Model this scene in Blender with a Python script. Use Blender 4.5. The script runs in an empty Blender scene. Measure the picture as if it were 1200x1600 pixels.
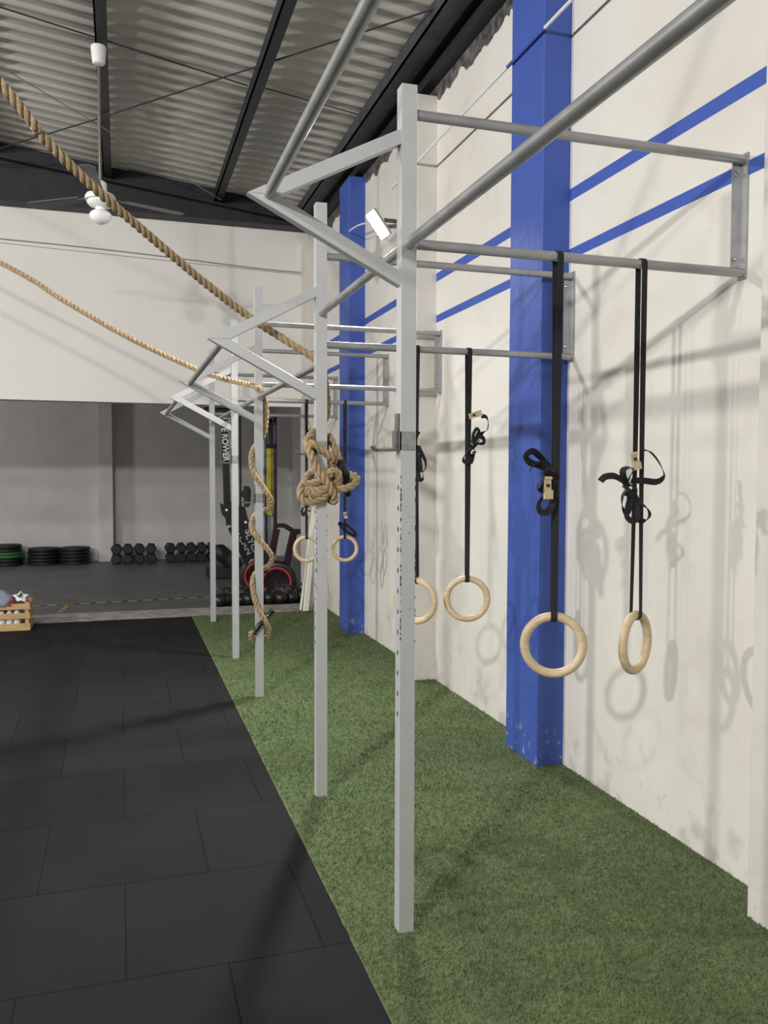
import bpy, math, random
from mathutils import Vector, Matrix, noise as mnoise
random.seed(7)
S = bpy.context.scene
COL = S.collection
PI = math.pi
V = Vector

# ------------------------------------------------------------------ camera
F_PX, YAW, PITCH, ROLL, EYE = 1320.0, 0.3021, 0.046, 0.0028, 1.5
Fh = V((math.sin(YAW), math.cos(YAW), 0)); Rh = V((math.cos(YAW), -math.sin(YAW), 0)); Uh = V((0, 0, 1))
FW = Fh * math.cos(PITCH) - Uh * math.sin(PITCH)
U2 = Uh * math.cos(PITCH) + Fh * math.sin(PITCH)
RT = Rh * math.cos(ROLL) + U2 * math.sin(ROLL)
UP = U2 * math.cos(ROLL) - Rh * math.sin(ROLL)
cd = bpy.data.cameras.new('camera'); cam = bpy.data.objects.new('camera', cd); COL.objects.link(cam)
cd.sensor_fit = 'HORIZONTAL'; cd.sensor_width = 36.0; cd.lens = F_PX / 1200.0 * 36.0
cd.clip_start = 0.05; cd.clip_end = 100
M = Matrix.Identity(4)
for r in range(3):
    M[r][0] = RT[r]; M[r][1] = UP[r]; M[r][2] = -FW[r]
M[2][3] = EYE
cam.matrix_world = M
S.camera = cam

def at(u, v, **k):
    """a point of the place seen at photo position (u, v) on the plane X=, Y= or Z="""
    d = FW + RT * ((u - 600) / F_PX) + UP * ((800 - v) / F_PX)
    ax, val = list(k.items())[0]
    i = 'XYZ'.index(ax); t = (val - (0, 0, EYE)[i]) / d[i]
    return V((0, 0, EYE)) + d * t

# ------------------------------------------------------------------ view + light
vs = S.view_settings
vs.view_transform = 'Standard'; vs.look = 'None'; vs.gamma = 1.0; vs.use_curve_mapping = False
vs.exposure = 0.0
W = bpy.data.worlds.new('world'); S.world = W; W.use_nodes = True
W.node_tree.nodes['Background'].inputs[0].default_value = (0.8, 0.85, 0.9, 1)
W.node_tree.nodes['Background'].inputs[1].default_value = 0.15

def area_light(name, loc, target, power, sx, sy, color=(1, 0.98, 0.945), spread=PI):
    l = bpy.data.lights.new(name, 'AREA'); l.shape = 'RECTANGLE'; l.size = sx; l.size_y = sy
    l.energy = power; l.color = color; l.spread = spread
    o = bpy.data.objects.new(name, l); COL.objects.link(o)
    o.location = loc
    o.rotation_euler = (V(target) - V(loc)).to_track_quat('-Z', 'Y').to_euler()
    return o
# floodlights of the hall: one on the wall in view, others outside the frame; the last ones are added fill lights
area_light('flood_light_far_wall', (1.78, 6.08, 3.36), (-1.6, 3.9, 0.0), 78, 0.22, 0.12, spread=2.1)
area_light('flood_light_behind', (-2.1, -0.1, 3.6), (-0.8, 9.0, 1.2), 46, 0.16, 0.12, spread=1.9)
area_light('flood_light_side', (-3.5, 6.85, 3.6), (2.0, 5.6, 1.2), 16, 0.16, 0.12)
area_light('flood_light_side_near', (-6.5, 2.0, 3.7), (2.1, 2.4, 1.2), 165, 0.2, 0.14)
area_light('fill_light_side_middle', (-6.5, 5.0, 3.7), (2.1, 4.4, 1.2), 238, 0.2, 0.14)  # added fill, no known lamp here; balances brightness along the wall
area_light('fill_light_rear', (-4.0, -2.5, 3.8), (1.5, 5.0, 1.2), 285, 0.2, 0.14)  # unseen fill added behind the camera to match overall brightness
area_light('fill_light_back_room', (-4.5, 12.0, 3.1), (0.5, 14.5, 0.4), 42, 0.6, 0.3)  # out-of-view fill added to brighten the back area, not a known lamp

# ------------------------------------------------------------------ materials
def new_mat(name):
    m = bpy.data.materials.new(name); m.use_nodes = True
    return m, m.node_tree, m.node_tree.nodes['Principled BSDF']

def pbr(name, col, rough=0.6, metal=0.0, spec=0.5, noise=0.0, scale=8.0, bump=0.0, bscale=60.0, col2=None, emit=None, es=0.0, stretch=None, thresh=None):
    m, t, b = new_mat(name)
    b.inputs['Base Color'].default_value = (*col, 1)
    b.inputs['Roughness'].default_value = rough; b.inputs['Metallic'].default_value = metal
    b.inputs['Specular IOR Level'].default_value = spec
    tc = t.nodes.new('ShaderNodeTexCoord'); src = tc.outputs['Object']
    if stretch:
        mp = t.nodes.new('ShaderNodeMapping'); mp.inputs['Scale'].default_value = stretch
        t.links.new(src, mp.inputs[0]); src = mp.outputs[0]
    if noise or col2:
        n = t.nodes.new('ShaderNodeTexNoise'); n.inputs['Scale'].default_value = scale; n.inputs['Detail'].default_value = 5
        t.links.new(src, n.inputs['Vector'])
        r = t.nodes.new('ShaderNodeMapRange')
        lo, hi = thresh or (0.3, 0.7)
        r.inputs[1].default_value = lo; r.inputs[2].default_value = hi
        t.links.new(n.outputs[0], r.inputs[0])
        mx = t.nodes.new('ShaderNodeMixRGB')
        c2 = col2 or tuple(min(1, c * (1 + noise)) for c in col)
        c1 = col if col2 else tuple(c * (1 - noise) for c in col)
        mx.inputs[1].default_value = (*c1, 1); mx.inputs[2].default_value = (*c2, 1)
        t.links.new(r.outputs[0], mx.inputs[0]); t.links.new(mx.outputs[0], b.inputs['Base Color'])
    if bump:
        n2 = t.nodes.new('ShaderNodeTexNoise'); n2.inputs['Scale'].default_value = bscale; n2.inputs['Detail'].default_value = 4
        t.links.new(src, n2.inputs['Vector'])
        bp = t.nodes.new('ShaderNodeBump'); bp.inputs['Strength'].default_value = bump; bp.inputs['Distance'].default_value = 0.01
        t.links.new(n2.outputs[0], bp.inputs['Height']); t.links.new(bp.outputs[0], b.inputs['Normal'])
    if emit:
        b.inputs['Emission Color'].default_value = (*emit, 1); b.inputs['Emission Strength'].default_value = es
    return m

class NT:
    """tiny node-building helper"""
    def __init__(s, t): s.t = t
    def n(s, typ, **k):
        x = s.t.nodes.new(typ)
        for a, v in k.items(): setattr(x, a, v)
        return x
    def math(s, op, a, b=None, c=None):
        x = s.n('ShaderNodeMath', operation=op)
        for i, v in enumerate((a, b, c)):
            if v is None: continue
            if isinstance(v, (int, float)): x.inputs[i].default_value = v
            else: s.t.links.new(v, x.inputs[i])
        return x.outputs[0]
    def mix(s, f, a, b):
        x = s.n('ShaderNodeMixRGB')
        for i, v in enumerate((f, a, b)):
            if isinstance(v, (int, float)): x.inputs[i].default_value = v
            elif isinstance(v, tuple): x.inputs[i].default_value = (*v, 1)
            else: s.t.links.new(v, x.inputs[i])
        return x.outputs[0]
    def noise(s, vec, scale, detail=4):
        x = s.n('ShaderNodeTexNoise'); x.inputs['Scale'].default_value = scale; x.inputs['Detail'].default_value = detail
        s.t.links.new(vec, x.inputs['Vector']); return x.outputs[0]
    def rng(s, v, a, b, c=0.0, d=1.0):
        x = s.n('ShaderNodeMapRange')
        for i, k in enumerate((a, b, c, d)): x.inputs[i + 1].default_value = k
        s.t.links.new(v, x.inputs[0]); return x.outputs[0]

def wall_material():
    """cream plaster, two blue painted bands, bare concrete above the ragged paint edge, scuffs near the floor"""
    m, t, b = new_mat('painted_wall'); q = NT(t)
    g = q.n('ShaderNodeNewGeometry'); sp = q.n('ShaderNodeSeparateXYZ'); t.links.new(g.outputs['Position'], sp.inputs[0])
    P = g.outputs['Position']; z = sp.outputs[2]
    cream = q.mix(q.rng(q.noise(P, 1.3, 5), 0.35, 0.7), (0.74, 0.715, 0.665), (0.66, 0.63, 0.585))
    cream = q.mix(q.math('MULTIPLY', q.rng(q.noise(P, 3.5, 8), 0.58, 0.75), 0.35), cream, (0.50, 0.455, 0.42))
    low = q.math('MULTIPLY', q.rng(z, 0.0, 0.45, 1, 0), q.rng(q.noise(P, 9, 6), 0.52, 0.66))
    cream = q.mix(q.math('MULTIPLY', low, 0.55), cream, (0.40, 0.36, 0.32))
    def band(lo, hi):
        return q.math('MULTIPLY', q.math('GREATER_THAN', z, lo), q.math('LESS_THAN', z, hi))
    bands = q.math('MAXIMUM', band(2.862, 2.922), band(2.572, 2.625))
    c = q.mix(bands, cream, (0.060, 0.112, 0.43))
    edge = q.math('ADD', z, q.math('MULTIPLY', q.math('SUBTRACT', q.noise(P, 5, 5), 0.5), 0.22))
    top = q.math('GREATER_THAN', edge, 4.13)
    conc = q.mix(q.rng(q.noise(P, 14, 6), 0.35, 0.65), (0.035, 0.035, 0.035), (0.16, 0.15, 0.145))
    c = q.mix(top, c, conc)
    t.links.new(c, b.inputs['Base Color']); b.inputs['Roughness'].default_value = 0.75; b.inputs['Specular IOR Level'].default_value = 0.25
    bp = q.n('ShaderNodeBump'); bp.inputs['Strength'].default_value = 0.2; bp.inputs['Distance'].default_value = 0.006
    h = q.math('ADD', q.noise(P, 22, 5), q.math('MULTIPLY', q.noise(P, 2.5, 3), 2.0))
    t.links.new(h, bp.inputs['Height']); t.links.new(bp.outputs[0], b.inputs['Normal'])
    return m

def pillar_material(name, col):
    m, t, b = new_mat(name); q = NT(t)
    g = q.n('ShaderNodeNewGeometry'); sp = q.n('ShaderNodeSeparateXYZ'); t.links.new(g.outputs['Position'], sp.inputs[0])
    P = g.outputs['Position']; z = sp.outputs[2]
    c = q.mix(q.rng(q.noise(P, 3, 5), 0.3, 0.75), col, tuple(x * 0.85 for x in col))
    ch = q.math('MULTIPLY', q.rng(z, 0.0, 0.3, 1, 0), q.rng(q.noise(P, 30, 5), 0.6, 0.66))
    c = q.mix(q.math('MULTIPLY', ch, 0.6), c, (0.5, 0.48, 0.45))
    t.links.new(c, b.inputs['Base Color']); b.inputs['Roughness'].default_value = 0.55; b.inputs['Specular IOR Level'].default_value = 0.35
    bp = q.n('ShaderNodeBump'); bp.inputs['Strength'].default_value = 0.3; bp.inputs['Distance'].default_value = 0.01
    t.links.new(q.noise(P, 16, 4), bp.inputs['Height']); t.links.new(bp.outputs[0], b.inputs['Normal'])
    return m

def turf_material():
    m, t, b = new_mat('artificial_turf'); q = NT(t)
    g = q.n('ShaderNodeNewGeometry'); P = g.outputs['Position']
    big = q.noise(P, 1.6, 4); mid = q.noise(P, 9, 4)
    fine = q.noise(P, 190, 3); fib = q.noise(P, 60, 5)
    c = q.mix(q.rng(fine, 0.3, 0.7), (0.044, 0.080, 0.019), (0.20, 0.29, 0.085))
    c = q.mix(q.math('MULTIPLY', q.rng(fib, 0.35, 0.7), 0.5), c, (0.08, 0.13, 0.037))
    c = q.mix(q.math('MULTIPLY', q.rng(big, 0.4, 0.68), 0.35), c, (0.14, 0.185, 0.072))
    c = q.mix(q.math('MULTIPLY', q.rng(mid, 0.5, 0.75), 0.22), c, (0.024, 0.045, 0.011))
    sp = q.rng(q.noise(P, 420, 1), 0.80, 0.84)
    c = q.mix(q.math('MULTIPLY', sp, 0.8), c, (0.5, 0.52, 0.45))
    t.links.new(c, b.inputs['Base Color']); b.inputs['Roughness'].default_value = 0.75; b.inputs['Specular IOR Level'].default_value = 0.3
    b.inputs['Sheen Weight'].default_value = 0.15
    bp = q.n('ShaderNodeBump'); bp.inputs['Strength'].default_value = 0.9; bp.inputs['Distance'].default_value = 0.012
    t.links.new(q.math('ADD', fine, q.math('MULTIPLY', fib, 1.3)), bp.inputs['Height']); t.links.new(bp.outputs[0], b.inputs['Normal'])
    return m

def rubber_material():
    """60 cm black rubber tiles in half bond, seams as grooves"""
    m, t, b = new_mat('rubber_tiles'); q = NT(t)
    g = q.n('ShaderNodeNewGeometry'); P = g.outputs['Position']
    sp = q.n('ShaderNodeSeparateXYZ'); t.links.new(P, sp.inputs[0]); x, y = sp.outputs[0], sp.outputs[1]
    wob = q.math('MULTIPLY', q.math('SUBTRACT', q.noise(P, 1.1, 2), 0.5), 0.012)
    ry = q.math('DIVIDE', q.math('ADD', q.math('SUBTRACT', y, 2.547), wob), 0.6165)
    row = q.math('FLOOR', ry); fy = q.math('SUBTRACT', ry, row)
    odd = q.math('FLOORED_MODULO', row, 2.0)
    rx = q.math('DIVIDE', q.math('ADD', q.math('SUBTRACT', x, q.math('MULTIPLY', odd, 0.3)), 30.0), 0.6)
    cx = q.math('FLOOR', rx); fx = q.math('SUBTRACT', rx, cx)
    dx = q.math('MULTIPLY', q.math('MINIMUM', fx, q.math('SUBTRACT', 1.0, fx)), 0.6)
    dy = q.math('MULTIPLY', q.math('MINIMUM', fy, q.math('SUBTRACT', 1.0, fy)), 0.6165)
    d = q.math('MINIMUM', dx, dy)
    seam = q.rng(d, 0.0012, 0.0035, 1, 0)
    cv = q.n('ShaderNodeCombineXYZ'); t.links.new(cx, cv.inputs[0]); t.links.new(row, cv.inputs[1])
    wn = q.n('ShaderNodeTexWhiteNoise', noise_dimensions='2D'); t.links.new(cv.outputs[0], wn.inputs['Vector'])
    c = q.mix(wn.outputs['Value'], (0.0105, 0.0105, 0.0115), (0.0140, 0.0140, 0.0150))
    c = q.mix(q.math('MULTIPLY', q.rng(q.noise(P, 2.2, 5), 0.4, 0.7), 0.5), c, (0.019, 0.0185, 0.020))
    c = q.mix(q.math('MULTIPLY', q.rng(q.noise(P, 300, 2), 0.62, 0.72), 0.35), c, (0.06, 0.06, 0.06))
    c = q.mix(seam, c, (0.004, 0.004, 0.004))
    t.links.new(c, b.inputs['Base Color']); b.inputs['Roughness'].default_value = 0.8; b.inputs['Specular IOR Level'].default_value = 0.15
    bp = q.n('ShaderNodeBump'); bp.inputs['Strength'].default_value = 0.6; bp.inputs['Distance'].default_value = 0.004
    h = q.math('SUBTRACT', q.math('MULTIPLY', q.noise(P, 180, 4), 0.35), q.math('MULTIPLY', q.rng(d, 0.0, 0.006, 1, 0), 1.0))
    t.links.new(h, bp.inputs['Height']); t.links.new(bp.outputs[0], b.inputs['Normal'])
    return m

MW = wall_material(); MBLUE = pillar_material('blue_paint', (0.058, 0.110, 0.43)); MWHITE = pillar_material('cream_paint', (0.70, 0.67, 0.625))
MTURF = turf_material(); MRUB = rubber_material()
M_conc = pbr('concrete', (0.30, 0.285, 0.26), 0.85, noise=0.3, scale=9, bump=0.6, bscale=30)
M_slab = pbr('dark_rubber_floor', (0.115, 0.115, 0.12), 0.5, noise=0.2, scale=3, bump=0.15, bscale=90)
M_back = pbr('back_wall_paint', (0.66, 0.645, 0.63), 0.8, noise=0.06, scale=3, bump=0.3, bscale=20)
M_sheet = pbr('fibre_cement_sheet', (0.48, 0.47, 0.425), 0.85, noise=0.16, scale=0.8)
M_dark = pbr('dark_steel', (0.016, 0.016, 0.021), 0.6, noise=0.3, scale=6, bump=0.2, bscale=25)
M_dark2 = pbr('dark_primer_steel', (0.05, 0.05, 0.058), 0.6, noise=0.4, scale=10, bump=0.3, bscale=30)
M_grey = pbr('grey_enamel', (0.53, 0.54, 0.545), 0.38, metal=0.25, noise=0.05, scale=6)
M_bar = pbr('silver_painted_tube', (0.36, 0.365, 0.37), 0.33, metal=0.45, noise=0.12, scale=12)
M_chip = pbr('dark_chip', (0.02, 0.02, 0.02), 0.8)
M_zinc = pbr('raw_steel_hook', (0.20, 0.19, 0.185), 0.45, metal=0.6, noise=0.4, scale=40)
M_sleeve = pbr('grey_hook_sleeve', (0.30, 0.31, 0.30), 0.5, metal=0.3, noise=0.25, scale=50)
M_rope = pbr('manila_rope', (0.47, 0.345, 0.20), 0.9, noise=0.22, scale=50, bump=0.8, bscale=350)
M_tape = pbr('black_tape', (0.010, 0.010, 0.011), 0.35)
M_web = pbr('black_webbing', (0.010, 0.010, 0.013), 0.75, bump=0.4, bscale=400)
M_wood = pbr('birch_ring', (0.56, 0.42, 0.25), 0.45, col2=(0.68, 0.55, 0.36), scale=14, stretch=(1, 1, 5))
M_buck = pbr('tan_buckle', (0.62, 0.52, 0.33), 0.4, metal=0.3)
M_white = pbr('white_plastic', (0.78, 0.78, 0.76), 0.35)
M_glass = pbr('opal_glass', (0.85, 0.85, 0.83), 0.12)
M_chrome = pbr('chromed_rod', (0.55, 0.53, 0.48), 0.25, metal=0.9)
M_black = pbr('black_rubber', (0.012, 0.012, 0.014), 0.55)
M_blackgl = pbr('black_enamel', (0.014, 0.014, 0.016), 0.35)
M_green = pbr('green_bumper', (0.03, 0.20, 0.05), 0.55)
M_red = pbr('red_plastic', (0.38, 0.02, 0.025), 0.5)
M_maroon = pbr('maroon_tube', (0.035, 0.010, 0.016), 0.35)
M_ylw = pbr('yellow_latex', (0.55, 0.47, 0.03), 0.5)
M_navy = pbr('navy_latex', (0.012, 0.018, 0.13), 0.5)
M_purp = pbr('purple_latex', (0.045, 0.012, 0.06), 0.5)
M_pvc = pbr('white_pipe', (0.78, 0.77, 0.70), 0.4)
M_pine = pbr('pine_crate', (0.42, 0.27, 0.12), 0.7, col2=(0.56, 0.39, 0.20), scale=7, stretch=(1, 8, 8))
M_letter = pbr('white_lettering', (0.75, 0.75, 0.75), 0.5)
M_letter2 = pbr('grey_lettering', (0.38, 0.38, 0.38), 0.5)
M_cable = pbr('grey_cable', (0.30, 0.29, 0.28), 0.6)
M_cloth_g = pbr('grey_blue_cotton', (0.24, 0.27, 0.35), 0.9, bump=0.3, bscale=80)
M_cloth_r = pbr('maroon_cotton', (0.16, 0.02, 0.03), 0.9, bump=0.3, bscale=80)
M_cloth_w = pbr('white_cotton', (0.8, 0.8, 0.8), 0.9)
M_cloth_gr = pbr('green_cotton', (0.02, 0.12, 0.07), 0.9)
M_bottle = pbr('pale_lilac_plastic', (0.72, 0.67, 0.69), 0.5)
M_tapey = pbr('yellow_floor_tape', (0.50, 0.47, 0.16), 0.6)
M_tapew = pbr('worn_white_tape', (0.26, 0.26, 0.26), 0.6)
M_flood = pbr('flood_lamp_face', (1, 1, 1), 0.3, emit=(1, 0.99, 0.93), es=25)
M_spk = pbr('housing_white', (0.5, 0.5, 0.48), 0.5)

# ------------------------------------------------------------------ mesh helpers
class MB:
    def __init__(s): s.v = []; s.f = []; s.m = []; s.sm = []
    def add(s, vs_, fs_, mi=0, smooth=False):
        o = len(s.v); s.v += [tuple(p) for p in vs_]
        for f in fs_: s.f.append([i + o for i in f]); s.m.append(mi); s.sm.append(smooth)
        return s
    def box(s, a, b, mi=0):
        x0, y0, z0 = [min(a[i], b[i]) for i in range(3)]; x1, y1, z1 = [max(a[i], b[i]) for i in range(3)]
        return s.add([(x0, y0, z0), (x1, y0, z0), (x1, y1, z0), (x0, y1, z0), (x0, y0, z1), (x1, y0, z1), (x1, y1, z1), (x0, y1, z1)],
                     [(3, 2, 1, 0), (4, 5, 6, 7), (0, 1, 5, 4), (1, 2, 6, 5), (2, 3, 7, 6), (3, 0, 4, 7)], mi)
    def obox(s, c, X, Y, Z, mi=0):
        """oriented box, half-axes X, Y, Z"""
        c = V(c); P = [c + X * i + Y * j + Z * k for k in (-1, 1) for (i, j) in ((-1, -1), (1, -1), (1, 1), (-1, 1))]
        return s.add(P, [(3, 2, 1, 0), (4, 5, 6, 7), (0, 1, 5, 4), (1, 2, 6, 5), (2, 3, 7, 6), (3, 0, 4, 7)], mi)
    def bar(s, a, b, w, h, side=V((0, 1, 0)), mi=0):
        """rectangular bar from a to b, w across `side`, h the other way"""
        a, b = V(a), V(b); d = (b - a); L = d.length; d.normalize()
        X = (side - d * side.dot(d)).normalized(); Z = d.cross(X)
        return s.obox((a + b) / 2, X * w / 2, d * L / 2, Z * h / 2, mi)
    def prism(s, pts, n, mi=0):
        """closed flat outline extruded by vector n"""
        k = len(pts); P = [V(p) for p in pts]; Q = [p + V(n) for p in P]
        s.add(P + Q, [tuple(range(k))[::-1], tuple(range(k, 2 * k))] + [(i, (i + 1) % k, k + (i + 1) % k, k + i) for i in range(k)], mi)
        return s
    def tube(s, pts, r, seg=10, mi=0, caps=True, closed=False, squash=None):
        P = [V(p) for p in pts]; n = len(P)
        T = []
        for i in range(n):
            a = P[(i - 1) % n] if (closed or i > 0) else P[i]; b = P[(i + 1) % n] if (closed or i < n - 1) else P[i]
            T.append((b - a).normalized())
        up = V((0, 0, 1)) if abs(T[0].z) < 0.9 else V((1, 0, 0))
        N = (up - T[0] * up.dot(T[0])).normalized(); rings = []
        for i in range(n):
            if i: N = (N - T[i] * N.dot(T[i])); N.normalize()
            B = T[i].cross(N); rr = r[i] if isinstance(r, (list, tuple)) else r
            rings.append([P[i] + (N * math.cos(2 * PI * k / seg) + B * math.sin(2 * PI * k / seg) * (squash or 1)) * rr for k in range(seg)])
        vs_ = [p for R in rings for p in R]; fs_ = []
        m = n if closed else n - 1
        for i in range(m):
            j = (i + 1) % n
            for k in range(seg):
                fs_.append((i * seg + k, i * seg + (k + 1) % seg, j * seg + (k + 1) % seg, j * seg + k))
        s.add(vs_, fs_, mi, True)
        if caps and not closed:
            s.add(rings[0], [tuple(range(seg))[::-1]], mi); s.add(rings[-1], [tuple(range(seg))], mi)
        return s
    def lathe(s, c, axis, prof, seg=32, mi=0, ref=V((0, 0, 1)), smooth=True, caps=True):
        """profile of (distance along axis, radius)"""
        c = V(c); A = V(axis).normalized(); ref = V(ref)
        if abs(ref.dot(A)) > 0.95: ref = V((1, 0, 0))
        X = (ref - A * ref.dot(A)).normalized(); Y = A.cross(X)
        vs_ = []; fs_ = []
        for (h, r) in prof:
            for k in range(seg):
                a = 2 * PI * k / seg; vs_.append(c + A * h + (X * math.cos(a) + Y * math.sin(a)) * r)
        for i in range(len(prof) - 1):
            for k in range(seg):
                fs_.append((i * seg + k, i * seg + (k + 1) % seg, (i + 1) * seg + (k + 1) % seg, (i + 1) * seg + k))
        if caps and prof[0][1] > 1e-5: fs_.append(tuple(range(seg))[::-1])
        if caps and prof[-1][1] > 1e-5: fs_.append(tuple(range((len(prof) - 1) * seg, len(prof) * seg)))
        return s.add(vs_, fs_, mi, smooth)
    def ribbon(s, pts, sides, w, th=0.0022, mi=0):
        """flat strap along pts; sides = width direction at each point"""
        P = [V(p) for p in pts]; n = len(P); vs_ = []; fs_ = []
        for i in range(n):
            T = (P[min(i + 1, n - 1)] - P[max(i - 1, 0)]).normalized()
            sd = V(sides[i]) if isinstance(sides, (list, tuple)) and not isinstance(sides, Vector) else V(sides)
            sd = (sd - T * sd.dot(T)); sd = sd.normalized() if sd.length > 1e-4 else T.orthogonal().normalized()
            N = T.cross(sd)
            vs_ += [P[i] + sd * w / 2 + N * th / 2, P[i] - sd * w / 2 + N * th / 2, P[i] - sd * w / 2 - N * th / 2, P[i] + sd * w / 2 - N * th / 2]
        for i in range(n - 1):
            for k in range(4): fs_.append((i * 4 + k, i * 4 + (k + 1) % 4, (i + 1) * 4 + (k + 1) % 4, (i + 1) * 4 + k))
        fs_ += [(3, 2, 1, 0), tuple((n - 1) * 4 + k for k in range(4))]
        return s.add(vs_, fs_, mi)
    def build(s, name, mats, parent=None, loc=None, bevel=0.0):
        me = bpy.data.meshes.new(name)
        off = V(loc) if loc is not None else V((0, 0, 0))
        base = off if parent is None else off
        me.from_pydata([tuple(V(p) - base) for p in s.v], [], s.f)
        mats = mats if isinstance(mats, (list, tuple)) else [mats]
        for m in mats: me.materials.append(m)
        me.polygons.foreach_set('material_index', s.m); me.polygons.foreach_set('use_smooth', s.sm)
        me.update()
        if any(s.sm): me.set_sharp_from_angle(angle=math.radians(38))
        o = bpy.data.objects.new(name, me); COL.objects.link(o); o.location = base
        if parent is not None:
            o.parent = parent
            o.location = base - (WORLD.get(parent.name, V((0, 0, 0))))
        WORLD[o.name] = base.copy()
        if bevel:
            b = o.modifiers.new('bevel', 'BEVEL'); b.width = bevel; b.segments = 2; b.limit_method = 'ANGLE'
        return o
WORLD = {}

def thing(name, label, cat, loc, group=None):
    o = bpy.data.objects.new(name, None); COL.objects.link(o); o.location = loc; o.empty_display_size = 0.1
    WORLD[o.name] = V(loc)
    return tag(o, label, cat, group)
def tag(o, label, cat, group=None):
    o['label'] = label; o['category'] = cat
    if group: o['group'] = group
    return o
def struct(mb, name, mats, label, **k):
    o = mb.build(name, mats, **k); o['kind'] = 'structure'; o['label'] = label; o['category'] = name.split('_')[0]
    return o
def part(mb, name, mats, par, loc=None, label=None, bevel=0.0):
    o = mb.build(name, mats, par, loc if loc is not None else WORLD[par.name], bevel)
    if label: o['label'] = label
    return o
def spline(pts, n=8):
    P = [V(p) for p in pts]; out = []
    for i in range(len(P) - 1):
        p0 = P[max(i - 1, 0)]; p1 = P[i]; p2 = P[i + 1]; p3 = P[min(i + 2, len(P) - 1)]
        for k in range(n):
            t = k / n
            out.append(0.5 * ((2 * p1) + (p2 - p0) * t + (2 * p0 - 5 * p1 + 4 * p2 - p3) * t * t + (3 * p1 - p0 - 3 * p2 + p3) * t ** 3))
    out.append(P[-1]); return out
def resample(P, step):
    out = [P[0]]; acc = 0.0
    for a, b in zip(P, P[1:]):
        L = (b - a).length
        while acc + L >= step:
            a = a + (b - a) * ((step - acc) / L); out.append(a.copy()); L = (b - a).length; acc = 0.0
            if L < 1e-9: break
        acc += L
    out.append(P[-1]); return out

# ------------------------------------------------------------------ structure
XM, XW, XP = 0.69, 2.165, 0.875          # mat edge, wall face, post line
YB = 9.72                                  # white wall over the opening
YE = 15.1                                  # far wall
RZ = lambda x: 4.60 - 0.12 * x             # purlin underside height
# floor
struct(MB().box((-7.5, -4, -0.15), (2.4, 8.97, -0.02)), 'floor', M_conc, 'bare concrete floor slab under the mats and the turf')
struct(MB().box((-7.5, 9.38, -0.15), (3.0, YE, 0.0)), 'floor_back_room', M_slab, 'dark rubber floor of the back training area beyond the kerb')
# rubber tiles and turf
struct(MB().box((-7.5, -4, -0.02), (XM, 8.965, 0.0)), 'floor_rubber_tiles', MRUB, 'black rubber tile floor beside the green turf strip')
def turf():
    b = MB(); nx, ny = 30, 200
    xs = [XM + (XW + 0.02 - XM) * i / nx for i in range(nx + 1)]; ys = [-2 + (8.97 + 2) * j / ny for j in range(ny + 1)]
    vs_ = []; fs_ = []
    for j, y in enumerate(ys):
        for i, x in enumerate(xs):
            xx = x + (0.004 * mnoise.noise(V((0, y * 14, 0))) if i == 0 else 0)
            vs_.append((xx, y, 0.001 + 0.0025 * mnoise.noise(V((x * 3, y * 3, 0)))))
    for j in range(ny):
        for i in range(nx):
            a = j * (nx + 1) + i; fs_.append((a, a + 1, a + nx + 2, a + nx + 1))
    b.add(vs_, fs_, 0, True)
    b.box((XM, -2, -0.02), (XW + 0.02, 8.97, -0.004))
    return b
struct(turf(), 'floor_turf', MTURF, 'green artificial turf strip between the rubber tiles and the wall')
def pile():
    rnd = random.Random(11); vs_ = []; fs_ = []
    def blade(x, y, h, w):
        a = rnd.uniform(0, 2 * PI); l = rnd.uniform(.15, .9) * h; dx, dy = math.cos(a), math.sin(a)
        b2 = rnd.uniform(0, 2 * PI); wx, wy = math.cos(b2) * w, math.sin(b2) * w; k = len(vs_)
        vs_.extend([(x - wx, y - wy, -.001), (x + wx, y + wy, -.001), (x + dx * l * .4 + wx * .7, y + dy * l * .4 + wy * .7, h * .65), (x + dx * l, y + dy * l, h)])
        fs_.append((k, k + 1, k + 2)); fs_.append((k, k + 2, k + 3))
    def ok(x, y):
        return all(not (abs(x - XP) < .03 and abs(y - py) < .03) for py in (2.574, 3.786, 5.606, 6.834, 8.579))
    for (ya, yb_, n, h, w) in ((1.2, 2.1, 26000, .011, .0011), (2.1, 3.2, 36000, .011, .0011), (3.2, 4.6, 26000, .012, .0015), (4.6, 6.6, 22000, .013, .002), (6.6, 8.95, 18000, .014, .0028)):
        for _ in range(n):
            x = XM + .004 + (XW - XM - .006) * rnd.random(); y = ya + (yb_ - ya) * rnd.random()
            if ok(x, y): blade(x, y, h * rnd.uniform(.6, 1.25), w)
    return MB().add(vs_, fs_, 0)
o = pile().build('artificial_grass', MTURF, None, (1.4, 5, 0)); o['kind'] = 'stuff'; tag(o, 'short green artificial grass pile of the turf strip', 'grass')
# kerb
kb = MB(); vs_ = []; n = 60
for i in range(n + 1):
    x = -7.5 + (2.3 + 7.5) * i / n
    w = 0.012 * mnoise.noise(V((x * 2.2, 0, 0)))
    vs_ += [(x, 8.965, -0.02), (x, 8.965, 0.004 + w * 0.2), (x, 8.98, 0.010 + w * 0.3), (x, 9.37 + w, 0.022), (x, 9.39 + w, -0.02)]
fs_ = []
for i in range(n):
    for k in range(4): fs_.append((i * 5 + k, (i + 1) * 5 + k, (i + 1) * 5 + k + 1, i * 5 + k + 1))
kb.add(vs_, fs_)
struct(kb, 'kerb', M_conc, 'worn concrete kerb strip where the mats and the turf end')
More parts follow.
